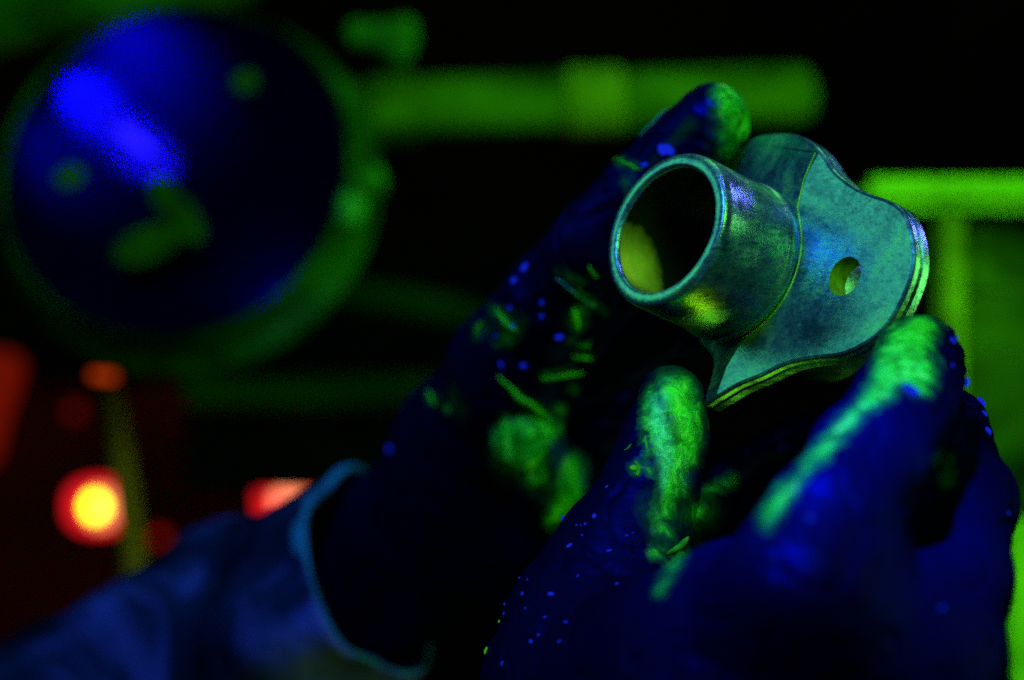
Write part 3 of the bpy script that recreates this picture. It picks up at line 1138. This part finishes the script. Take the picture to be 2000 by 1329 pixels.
# ------------------------------------------------------------------ rails and racks behind
M_rail = residue('rail_dye_residue', (0.015, 0.08, 0.002), (0.07, 0.30, 0.004), 0.38, 0.62, 14, 0.5, stretch=((1, 1, 3), (0, 0, 0)))
r1 = thing('support_rail', 'dim green round rail running right from behind the big lamp', 'rail', tuple(P(1150, 200, 1.35)))
dr = 1.35
link('bar', tube([P(560, 225, dr), P(900, 205, dr), P(1250, 195, dr), P(1560, 185, dr + .02)], [0.0165, 0.0165, 0.0168, 0.0162], 28), M_rail, r1)
link('collar', lathe(P(770, 213, dr), (1, 0, 0.06), [(0.0168, -0.012), (0.0195, -0.011), (0.0195, 0.011), (0.0168, 0.012)], 40, closed=True), M_rail, r1)
link('collar', lathe(P(1160, 197, dr), (1, 0, 0.03), [(0.017, -0.016), (0.0190, -0.014), (0.0190, 0.014), (0.017, 0.016)], 40, closed=True), residue('collar_yellow_residue', (0.06, 0.20, 0.003), (0.16, 0.42, 0.008), 0.35, 0.6, 20), r1)

M_bright = residue('heavy_dye_residue', (0.05, 0.32, 0.004), (0.28, 0.95, 0.015), 0.36, 0.60, 14, 0.5)
M_dimg = residue('thin_dye_residue', (0.002, 0.015, 0.002), (0.05, 0.20, 0.006), 0.42, 0.68, 11, 0.6)
dk = 1.15
mk = dk / FPX
rk = thing('drain_rack', 'metal drain rack with bright green dye along its top rail, behind the flange at right', 'rack', tuple(P(1900, 1500, dk)))
link('top_rail', box(P(1890, 381, dk), 430 * mk, 0.022, 66 * mk, 0.006), M_bright, rk)
M_post = residue('post_dye_residue', (0.01, 0.05, 0.002), (0.22, 0.55, 0.01), 0.40, 0.60, 12, 0.5)
link('post', box(P(1852, 900, dk), 56 * mk, 0.018, 980 * mk, 0.004), M_post, rk)
link('post', box(P(1995, 1300, dk - .02), 90 * mk, 0.018, 560 * mk, 0.004), M_bright, rk)
link('side_panel', box(P(1960, 900, dk + .04), 260 * mk, 0.004, 960 * mk, 0.002), M_dimg, rk)
link('lower_rail', box(P(1930, 560, dk + .01), 120 * mk, 0.01, 40 * mk, 0.003), M_dimg, rk)

ds = 1.6
ms = ds / FPX
sb = thing('shelf_beam', 'dim green flat shelf beam left of the gloved wrist', 'beam', tuple(P(620, 765, ds)))
link('beam', box(P(640, 765, ds), 560 * ms, 0.03, 58 * ms, 0.004), residue('beam_residue', (0.006, 0.05, 0.008), (0.012, 0.10, 0.012), 0.3, 0.7, 6, 0.6), sb)
link('panel', box(P(640, 880, ds + 0.01), 560 * ms, 0.006, 165 * ms, 0.002), plain('navy_panel', (0.002, 0.003, 0.025), 0.6), sb)
hs = link('air_hose', tube([P(540, 560, 1.5), P(660, 575, 1.5), P(780, 590, 1.5), P(900, 615, 1.5), P(1050, 680, 1.5)], 0.011, 20), residue('hose_residue', (0.003, 0.02, 0.003), (0.008, 0.055, 0.008), 0.35, 0.65, 10))
tag(hs, 'faint dark green hose sagging behind the far glove', 'hose')
up = link('ceiling_fixture', tube([P(-80, 60, 1.5), P(180, -10, 1.5), P(480, -60, 1.5)], [0.022, 0.02, 0.02], 20), residue('fixture_residue', (0.003, 0.02, 0.002), (0.03, 0.22, 0.008), 0.42, 0.62, 12))
tag(up, 'faint green mottled pipe behind the upper left of the big lamp', 'pipe')
up['label'] = 'faint green mottled pipe behind the upper left of the big lamp'
up.name = 'pipe'

# ------------------------------------------------------------------ red indicator lamps, far back
M_red = glow('red_dome_glow', (1.0, 0.012, 0.02), 1.25)
M_inner = glow('beacon_lens_glow', (1.0, 0.26, 0.11), 2.0)
M_core = glow('filament_glow', (0.9, 1.0, 0.0), 7.0)
di = 1.9
mi = di / FPX
M_case = plain('indicator_case', (0.03, 0.008, 0.006), 0.5)
labels = {0: 'glowing red beacon with yellow core, below the big lamp at lower left', 1: 'glowing red beacon half hidden behind the sleeve cuff'}
for k, (x, y) in enumerate([(192, 988), (562, 972)]):
    t = thing('red_beacon', labels[k], 'warning light', tuple(P(x, y + 60, di)), 'red beacons in the background')
    link('dome', tube([P(x, y + 16, di), P(x, y - 14, di)], 0.0235, 24), M_red, t)
    link('inner_lens', ball(P(x + 5, y + 4, di - 0.022), 0.0125, (1, 1, 1.1), 3), M_inner, t)
    link('filament', ball(P(x - 6, y + 2, di - 0.040), 0.0068 if k == 0 else 0.006, (1.0, 1, 1.2), 2), M_core if k == 0 else glow('filament_glow_pale', (1.0, 0.3, 0.15), 2.5), t)
    link('base', lathe(P(x, y + 62, di), (0, 0, 1), [(0.001, -0.012), (0.022, -0.012), (0.022, 0.002), (0.019, 0.006), (0.001, 0.006)], 32), M_case, t)
    l = bpy.data.lights.new('beacon_light', 'POINT')
    l.energy = 1.3
    l.color = (1.0, 0.06, 0.02)
    l.shadow_soft_size = 0.02
    lo = bpy.data.objects.new('beacon_light', l)
    lo.location = P(x, y, di - 0.06)
    COL.objects.link(lo)
    lo.parent = t
    lo.matrix_parent_inverse = t.matrix_world.inverted()
M_or = glow('red_lit_glow', (0.80, 0.03, 0.006), 0.17, 0.9)  # red light falling on a surface, put in as emission
o = link('red_lit_surface', tube([P(-20, 900, 1.7), P(-14, 800, 1.7), P(0, 715, 1.7)], [0.006, 0.012, 0.018], 24), M_or)
tag(o, 'red-lit strip with added glow at the left edge beside the lamp rim', 'warning light')
o.name = 'red_lit_strip'
o = link('small_red_light', tube([P(182, 733, 1.3), P(222, 737, 1.3)], 0.0022, 16), glow('orange_glow_small', (0.6, 0.05, 0.004), 0.9))
tag(o, 'small dull orange light just under the rim of the big lamp', 'warning light')
for x, y, s_, nm in ((145, 803, 0.05, 'tiny dark red light between the lamp rim and the glowing beacon'), (312, 1050, 0.10, 'tiny dark red light right of the lamp pole')):
    o = link('small_red_light', ball(P(x, y, 1.9), 0.006, sub=2), glow('dim_red', (1.0, 0.03, 0.02), s_ * 1.6))
    tag(o, nm, 'warning light')
